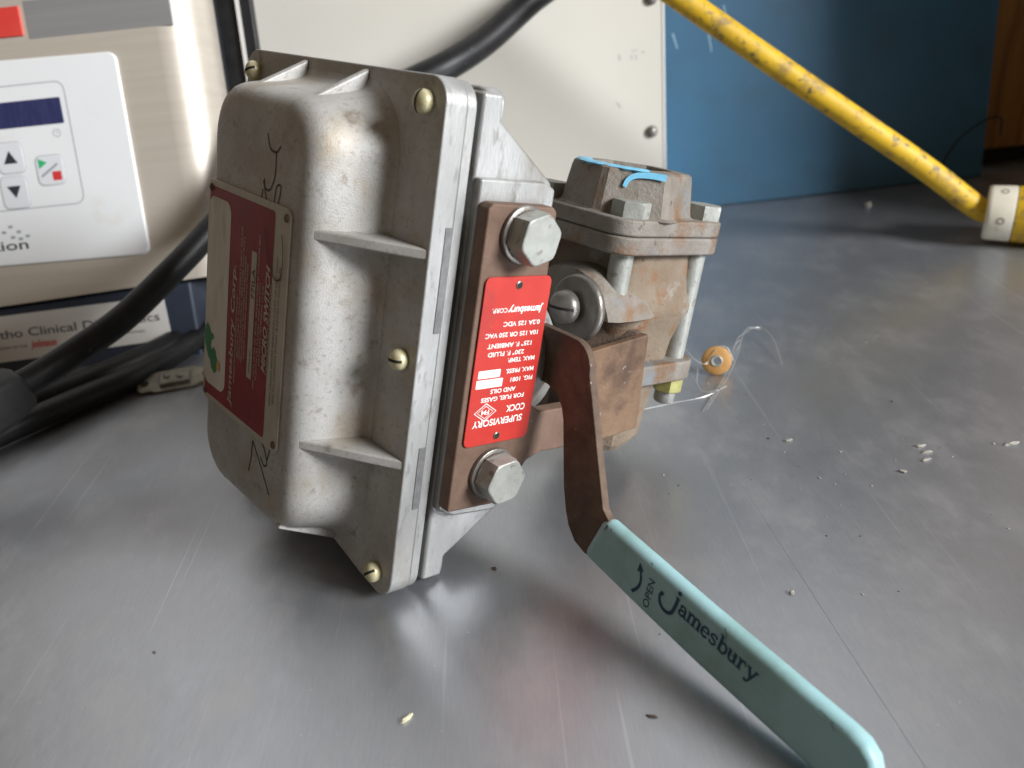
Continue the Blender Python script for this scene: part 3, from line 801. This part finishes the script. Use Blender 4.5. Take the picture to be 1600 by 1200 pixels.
def PK(a, b, c=0): return A(a, b, -3.2 - c)
bm = bmesh.new(); flat(bm, PK, [(-106.5, 171), (-95.5, 171), (-101.2, 181)], .05); build('up_arrow', bm, M['btn_dark'], k1)
bm = bmesh.new(); flat(bm, PK, [(-108, 153.5), (-97, 153.5), (-102, 144)], .05); build('down_arrow', bm, M['btn_dark'], k2)
bm = bmesh.new(); flat(bm, PK, [(-79.5, 172.5), (-79.5, 164.5), (-72.5, 169)], .05); build('start_mark', bm, M['btn_green'], k3)
bm = bmesh.new(); flat(bm, PK, rrect(-66.2, 158.2, 3.6, 3.5, .5, 2), .05); build('stop_mark', bm, M['btn_red'], k3)
bm = bmesh.new(); stroke(bm, PK, [(-78.5, 158.5), (-64.5, 167.5)], 1.7, .04); build('divider', bm, M['grey_line'], k3)
bm = bmesh.new(); stroke(bm, PN, arc(-60.5, 191, 2.9, 2.9, 0, 345, 16), .5, .06, closed=True); stroke(bm, PN, [(-60.5, 193), (-60.5, 191), (-59, 191)], .45, .07); build('clock_mark', bm, M['grey_line'], panel)
bm = bmesh.new()
text_mesh(bm, 'ution', PN, -100.5, 103.5, 7.8, 37.5, 'R', bold=.008, z=.06)
build('panel_lettering', bm, M['btn_dark'], panel)
bm = bmesh.new()
for a, b in ((-112, 122), (-106, 117.5), (-111.5, 113.5), (-99.5, 113.5), (-118, 118), (-105.5, 109.8 + 2)): flat(bm, PN, rrect(a, b, 1.7, 1.1, .2, 1), .06)
build('dot_pattern', bm, M['grey_line'], panel)
# lower case: dark box with a paper label
bm = bmesh.new(); prism(bm, [(-330, 2), (22, -2), (22, 64), (-330, 50)], lambda a, b: A(a, b, 6), lambda a, b: A(a, b, 190)); low = build('lower_case', bm, M['navy_box'], ana, bevel=.003)
bm = bmesh.new(); prism(bm, [(-330, 6), (-1, 17.5), (-2.4, 54), (-330, 46.5)], lambda a, b: A(a, b, 6.2), lambda a, b: A(a, b, 4.8)); lab = build('paper_label', bm, M['label_white'], ana)
bm = bmesh.new()
def LB(a, b, c=0): return A(a, b, 4.7 - c)
text_mesh(bm, 'Ortho Clinical Diagnostics', LB, -8, 34.0, 7.0, 152, 'R', bold=.006, z=.05, rot=.015)
text_mesh(bm, 'A DIVISION OF THE', LB, -122, 23.0, 2.4, 34, 'R', z=.05); text_mesh(bm, 'FAMILY OF COMPANIES', LB, -22, 25.5, 2.0, 36, 'R', z=.05)
build('label_lettering', bm, M['btn_dark'], lab)
bm = bmesh.new(); text_mesh(bm, 'johnson', LB, -97, 22.5, 6.0, 22, 'R', bold=.03, shear=.3, z=.05); build('red_lettering', bm, M['btn_red'], lab)

# --- cream cabinet
cab = empty('cream_cabinet', (.185, .904, 0), 'cream painted sheet metal cabinet standing behind the valve', 'cabinet')
bm = bmesh.new(); box(bm, -.80, 0, 0, .028, .0, .46); cb = build('side_panel', bm, M['cream'], cab, bevel=.0008)
bm = bmesh.new(); box(bm, .0001, .0022, -.0008, .028, .0, .46); build('edge_trim', bm, M['cream_edge'], cab)
for z, x in ((.097, -.0125), (.224, -.011)):
    bm = bmesh.new(); lathe(bm, (x, 0, z), (0, -1, 0), [(.0052, 0), (.0062, .0008), (.0056, .0026), (.0034, .0042), (.0008, .0048)], 18)
    build('panel_screw', bm, M['zinc_dark'], cab, smooth=True)
bm = bmesh.new()
def CB(a, b, c=0): return Vector((a * mm, -.0002 - c * mm, b * mm))
for p in ([(-31, 178), (-29, 177.5)], [(-27.5, 178.5), (-25.5, 177.6)], [(-31.6, 174), (-31.4, 170)], [(-27, 173.5), (-26.8, 169.5)], [(-21, 176), (-18, 175)], [(-44, 176), (-43, 170)], [(-48, 130), (-44, 124)]):
    stroke(bm, CB, p, .9, .05)
tag(build('grey_scuffs', bm, M['grey_line'], cb), kind='stuff')

# --- blue panel leaning back
blue = empty('blue_panel', (.19, .935, 0), 'large blue painted panel standing upright behind the table, right of the cream cabinet', 'panel')
blue.rotation_euler = (-R(5), 0, R(1.5))
bm = bmesh.new(); box(bm, -.15, .366, .0, .02, .0005, .62); bp = build('sheet', bm, M['blue'], blue, bevel=.0012)
bm = bmesh.new()
def BL(a, b, c=0): return Vector((a * mm, -.0002 - c * mm, b * mm))
for p in ([(16, 186), (18, 179), (20.5, 171)], [(53, 188), (55, 176), (57, 164)], [(70, 208), (72, 200)]): stroke(bm, BL, p, lambda t: 2.0 - t * .8, .05)
tag(build('paint_scratches', bm, M['scratch'], bp), kind='stuff')
# --- amber wooden cabinet at the right edge
wood = empty('wooden_cabinet', (.57, .985, 0), 'dark amber wooden cabinet at the right edge behind the blue panel', 'cabinet')
bm = bmesh.new(); box(bm, -.02, .62, .0, .35, .02, .75); wc = build('side_board', bm, M['amber'], wood, bevel=.002)
bm = bmesh.new(); box(bm, -.018, .6, .02, .33, .0005, .0195); build('plinth', bm, M['dark'], wood)
bm = bmesh.new(); box(bm, .045, .075, -.008, -.0001, .022, .74); build('edge_moulding', bm, M['amber'], wood, bevel=.002)
# unseen block added further right to shade the blue panel's right half
bm = bmesh.new()
tall = empty('shade_block', (.64, .60, 0), 'unseen tall dark block added at the far right to shade the blue panel', 'cabinet')
bm = bmesh.new(); box(bm, .0, .25, .0, .21, .0, .70); build('block_body', bm, M['slate'], tall, bevel=.003)
bm = bmesh.new(); box(bm, .01, .24, -.012, -.0005, .01, .69); build('block_front', bm, M['slate'], tall, bevel=.002)

# --- yellow extension cable with connector
yel = empty('yellow_extension_cable', (.43, .69, 0), 'thick yellow extension cable hanging down to a yellow connector with ivory ring', 'cable')
def yl(p): return Vector(p) - Vector((.43, .69, 0))
P_ = [(.1226, .7913, .2694), (.1742, .7827, .2307), (.2765, .766, .1539), (.3816, .7470, .0758), (.4300, .7405, .0370), (.4450, .7350, .0285), (.456, .729, .0275)]
bm = bmesh.new(); tube(bm, [yl(p) for p in catmull(P_, 8)], .0103, 16); build('cable_jacket', bm, M['yellow'], yel, smooth=True)
ax = Vector((.86, -.50, -.02)).normalized(); c0 = yl((.4440, .7390, .0275))
bm = bmesh.new(); lathe(bm, c0, ax, [(.010, .0006), (.0228, .0), (.0240, .0012), (.0243, .004), (.0248, .020), (.0243, .0225), (.015, .023)], 36); rg = build('ivory_ring', bm, M['ring'], yel, smooth=True)
bm = bmesh.new(); lathe(bm, c0 + ax * .0226, ax, [(.020, 0), (.0246, .0006), (.0252, .012), (.0250, .035), (.0235, .050), (.01, .051)], 32); build('connector_body', bm, M['yellow'], yel, smooth=True)
a_, u_, v_ = frame_of(ax)
for dv in (Vector((-.3, -.85, .0)), Vector((.05, -.45, .85))):
    d_ = (dv - a_ * dv.dot(a_)).normalized()
    bm = bmesh.new(); lathe(bm, c0 + ax * .0125 + d_ * .0243, d_, [(.0030, -.001), (.0030, .0004), (.0022, .0005), (.002, -.0002)], 14); build('ring_screw', bm, M['zinc_dark'], rg, smooth=True)

# --- black cables and one strand added as shade
def cable(name, pts, r, label, m='rubber', sub=8, n=14, group=None, cat='cable'):
    o0 = Vector(pts[0]); o0.z = 0
    root = empty(name, o0, label, cat, group)
    bm = bmesh.new(); tube(bm, [Vector(p) - o0 for p in catmull(pts, sub)], r, n); build('cable_jacket', bm, M[m], root, smooth=True)
    return root, o0
c1, o1 = cable('black_power_cable', [(.16, .93, .33), (.101, .889, .263), (.055, .864, .236), (.010, .828, .209), (-.027, .797, .194), (-.061, .782, .184), (-.139, .747, .161), (-.180, .680, .142), (-.196, .640, .125)], .0128,
      'thick black power cable curving down in front of the cream cabinet')
c2, o2 = cable('black_plug_cable', [(-.171, .712, .180), (-.195, .650, .132), (-.213, .622, .114), (-.236, .590, .0965), (-.262, .558, .079), (-.287, .536, .068), (-.309, .517, .0600), (-.322, .508, .0565)], .0094,
      'black cable ending in a square moulded plug at the left edge')
pd_ = (Vector((-.333, .490, .052)) - Vector((-.285, .538, .069))).normalized()
bm = bmesh.new()
pc = Vector((-.3175, .511, .0575)) - o2
a, u, v = pd_, Vector((0, 0, 1)), None
v = a.cross(u).normalized(); u = v.cross(a).normalized()
rings = []
for h_, hw_, hh_ in ((0, .0105, .0105), (.003, .0135, .013), (.02, .0155, .0150), (.07, .016, .0155), (.074, .014, .014)):
    rings.append([pc + a * h_ + v * p + u * q for p, q in rrect(0, 0, hw_, hh_, .005, 4)])
loft(bm, rings); build('moulded_plug', bm, M['plug'], c2, smooth=True)
c3, o3 = cable('floor_cable_and_shade', [(-.16, .80, .011), (-.225, .725, .012), (-.256, .684, .0115), (-.276, .640, .0112), (-.297, .606, .0111), (-.321, .580, .0112), (-.343, .555, .0113), (-.37, .525, .0113), (-.42, .47, .0112)], .0092,
      'black cable lying on the table under the cable with the plug')
shade_strand, o4 = cable('floor_cable_and_shade', [(-.20, .79, .011), (-.262, .705, .0112), (-.290, .655, .011), (-.318, .622, .011), (-.350, .588, .011), (-.40, .545, .011)], .0105,  # added dark strand filling the deep soft shade below the instrument
      'black strand added as shade at the foot of the instrument, behind the floor cable')
# white tab behind the cable
bm = bmesh.new(); box(bm, -.008, .008, -.0012, 0, 0.0, .011); o = build('white_clip', bm, M['label_white'], None, bevel=.0004); o.location = (-.243, .668, 0.0)
tag(o, 'small white clip standing beside the instrument base', 'clip')

# --- terminal strip on the table
term = empty('terminal_strip', (-.262, .611, 0), 'small tarnished metal terminal strip with a hole at each end lying left of the valve', 'bracket')
term.rotation_euler = (R(20), 0, R(12))
bm = bmesh.new()
def ringplate(bm, cx, r0, r1, t): pass
poly = [(-.029, -.006), (-.029, .006), (-.026, .0095), (-.020, .0085), (-.016, .011), (.014, .011), (.018, .0085), (.026, .0095), (.029, .006), (.029, -.006), (.026, -.009), (.019, -.0085), (.014, -.011), (-.016, -.011), (-.02, -.0085), (-.026, -.009)]
prism(bm, poly, lambda a, b: (a, b, .004), lambda a, b: (a, b, .0065)); build('base_strip', bm, M['term'], term, bevel=.0005)
bm = bmesh.new(); box(bm, -.012, .011, -.007, .007, .0066, .0095); build('raised_block', bm, M['term'], term, bevel=.001)
for x in (-.0235, .0235):
    bm = bmesh.new(); lathe(bm, (x, 0, .0062), (0, 0, 1), [(.0032, 0), (.0032, .0006)], 14); build('hole', bm, M['dark'], term)
for x, y in ((-.006, .001), (.004, -.001)):
    bm = bmesh.new(); lathe(bm, (x, y, .0094), (0, 0, 1), [(.0026, 0), (.0026, .0008), (.0016, .0014), (.0003, .0015)], 12); build('screw', bm, M['zinc_dark'], term, smooth=True)

# --- fibre washer with wire
wash = empty('fibre_washer', (.144, .531, .0), 'orange fibre washer with metal eyelet standing on the table right of the valve', 'washer')
wash.rotation_euler = (R(-12), 0, R(-14))
bm = bmesh.new()
ro, ri = .0103, .0036
rings = []
for rad, y in ((ri, -.0012), (ro - .0006, -.0012), (ro, -.0007), (ro, .0012), (ro - .0004, .0016), (ri, .0016), (ri, -.0012)):
    rings.append([(rad * math.cos(t), y, .0105 + rad * math.sin(t)) for t in [2 * PI * k / 32 for k in range(32)]])
loft(bm, rings, False, False); build('washer_ring', bm, M['fibre'], wash, smooth=True)
bm = bmesh.new(); rings = []
for rad, y in ((.0022, -.0016), (.0036, -.0020), (.0042, -.0014), (.0036, .002), (.0022, .0018), (.0022, -.0016)):
    rings.append([(rad * math.cos(t), y, .0105 + rad * math.sin(t)) for t in [2 * PI * k / 20 for k in range(20)]])
loft(bm, rings, False, False); build('eyelet', bm, M['zinc'], wash, smooth=True)
bm = bmesh.new()
tube(bm, catmull([(.122, .481, .0008), (.146, .520, .002), (.160, .545, .006), (.170, .562, .010), (.163, .556, .008), (.156, .540, .004), (.166, .560, .010), (.173, .568, .012), (.189, .582, .010), (.196, .570, .006), (.192, .534, .0008)], 8), .00022, 5)
tube(bm, catmull([(.125, .483, .0007), (.150, .522, .003), (.164, .548, .007), (.172, .565, .011), (.180, .578, .012), (.190, .580, .009)], 8), .00022, 5)
tube(bm, catmull([(.085, .492, .0006), (.105, .496, .0008), (.128, .500, .0010), (.146, .512, .0008)], 6), .00022, 5)
tube(bm, catmull([(.118, .520, .030), (.128, .526, .016), (.137, .531, .010), (.1445, .534, .0195), (.152, .534, .019), (.156, .531, .010)], 8), .00022, 5)
tube(bm, catmull([(.128, .520, .012), (.126, .512, .004), (.130, .506, .0010), (.140, .508, .0008)], 6), .00022, 5)
o = build('loose_wire', bm, M['wire'], None, smooth=True)
tag(o, 'thin tangled bare wire looping across the table beside the orange washer', 'wire')
# thin dark wire by the blue panel
bm = bmesh.new(); tube(bm, catmull([(.49, .905, .001), (.497, .92, .028), (.515, .925, .052), (.540, .925, .068), (.556, .925, .068), (.558, .925, .05)], 8), .0011, 6)
o = build('stray_black_wire', bm, M['black_wire'], None, smooth=True); tag(o, 'thin black wire arching in front of the dark end of the blue panel', 'wire')

# --- debris on the table
def crumb(name, x, y, s, m, label=None, cat='crumb', kind=None, parent=None, seed=0, flatz=.5, rot=None):
    bm = bmesh.new(); bmesh.ops.create_icosphere(bm, subdivisions=2, radius=1)
    rnd = random.Random(seed)
    for v in bm.verts:
        v.co *= 1 + rnd.uniform(-.3, .3)
        v.co.z = max(v.co.z, -.6)
    o = build(name, bm, M[m], parent); o.location = (x, y, s[2] * .6); o.scale = s; o.rotation_euler = (0, 0, rot if rot is not None else rnd.uniform(0, 3))
    if label: tag(o, label, cat)
    return o
bits = [(-.058, .2545, (.0028, .0009, .0010), 'crumb_yellow', 'pale yellow chip lying in front of the valve near the bottom edge', .75),
        (.163, .436, (.0024, .0011, .0009), 'crumb', 'pale crumb nearest the valve among those on the right of the table', .1),
        (.2335, .4155, (.0030, .0010, .0008), 'crumb', 'topmost of a short stack of pale crumbs right of the lever', .1),
        (.2340, .4085, (.0030, .0010, .0008), 'crumb', 'middle one of a short stack of pale crumbs right of the lever', .05),
        (.2300, .4010, (.0034, .0011, .0008), 'crumb', 'lowest of a short stack of pale crumbs right of the lever', .15),
        (.2120, .392, (.0022, .0009, .0009), 'crumb', 'pale crumb just left of the short stack of crumbs', -.6),
        (.120, .305, (.0014, .0012, .0010), 'crumb', 'small tan crumb close to the top edge of the turquoise grip', .1),
        (.2830, .408, (.0050, .0012, .0009), 'crumb', 'long pale shred at the far right of the table', .15),
        (.3990, .880, (.0040, .0030, .0030), 'crumb', 'small white crumb near the foot of the blue panel', 0),
        (-.019, .2575 + .088, (.0012, .0010, .0007), 'crumb_dark', 'dark speck on the table between housing and lever', 0),
        (.0420, .243, (.0022, .0006, .0006), 'crumb_dark', 'dark sliver on the table below the turquoise grip', -.3)]
for i, (x, y, s, m_, lb, rt) in enumerate(bits):
    crumb('crumb', x, y, s, m_, lb, seed=i + 3, rot=rt)
bm = bmesh.new(); rnd = random.Random(11)
for i in range(90):
    if i < 60: x = rnd.gauss(.20, .07); y = rnd.gauss(.42, .11)
    else: x = rnd.uniform(-.30, .30); y = rnd.uniform(.18, .9)
    if y < .16: continue
    s = abs(rnd.gauss(0, .00032)) + .00016
    r0 = bmesh.ops.create_icosphere(bm, subdivisions=1, radius=1)
    sx, sy, sz, an = s * rnd.uniform(.8, 2.2), s, s * .6, rnd.uniform(0, 3)
    mi = 0 if rnd.random() < .72 else 1
    for v in r0['verts']:
        c_ = v.co * (1 + rnd.uniform(-.2, .2)); a2, b2 = c_.x * sx, c_.y * sy
        v.co = Vector((x + a2 * math.cos(an) - b2 * math.sin(an), y + a2 * math.sin(an) + b2 * math.cos(an), sz * .7 + c_.z * sz))
    for f_ in {f for v in r0['verts'] for f in v.link_faces}: f_.material_index = mi
o = build('debris_specks', bm, [M['crumb'], M['crumb_dark']]); tag(o, 'fine pale and dark specks scattered over the table', 'debris', kind='stuff')
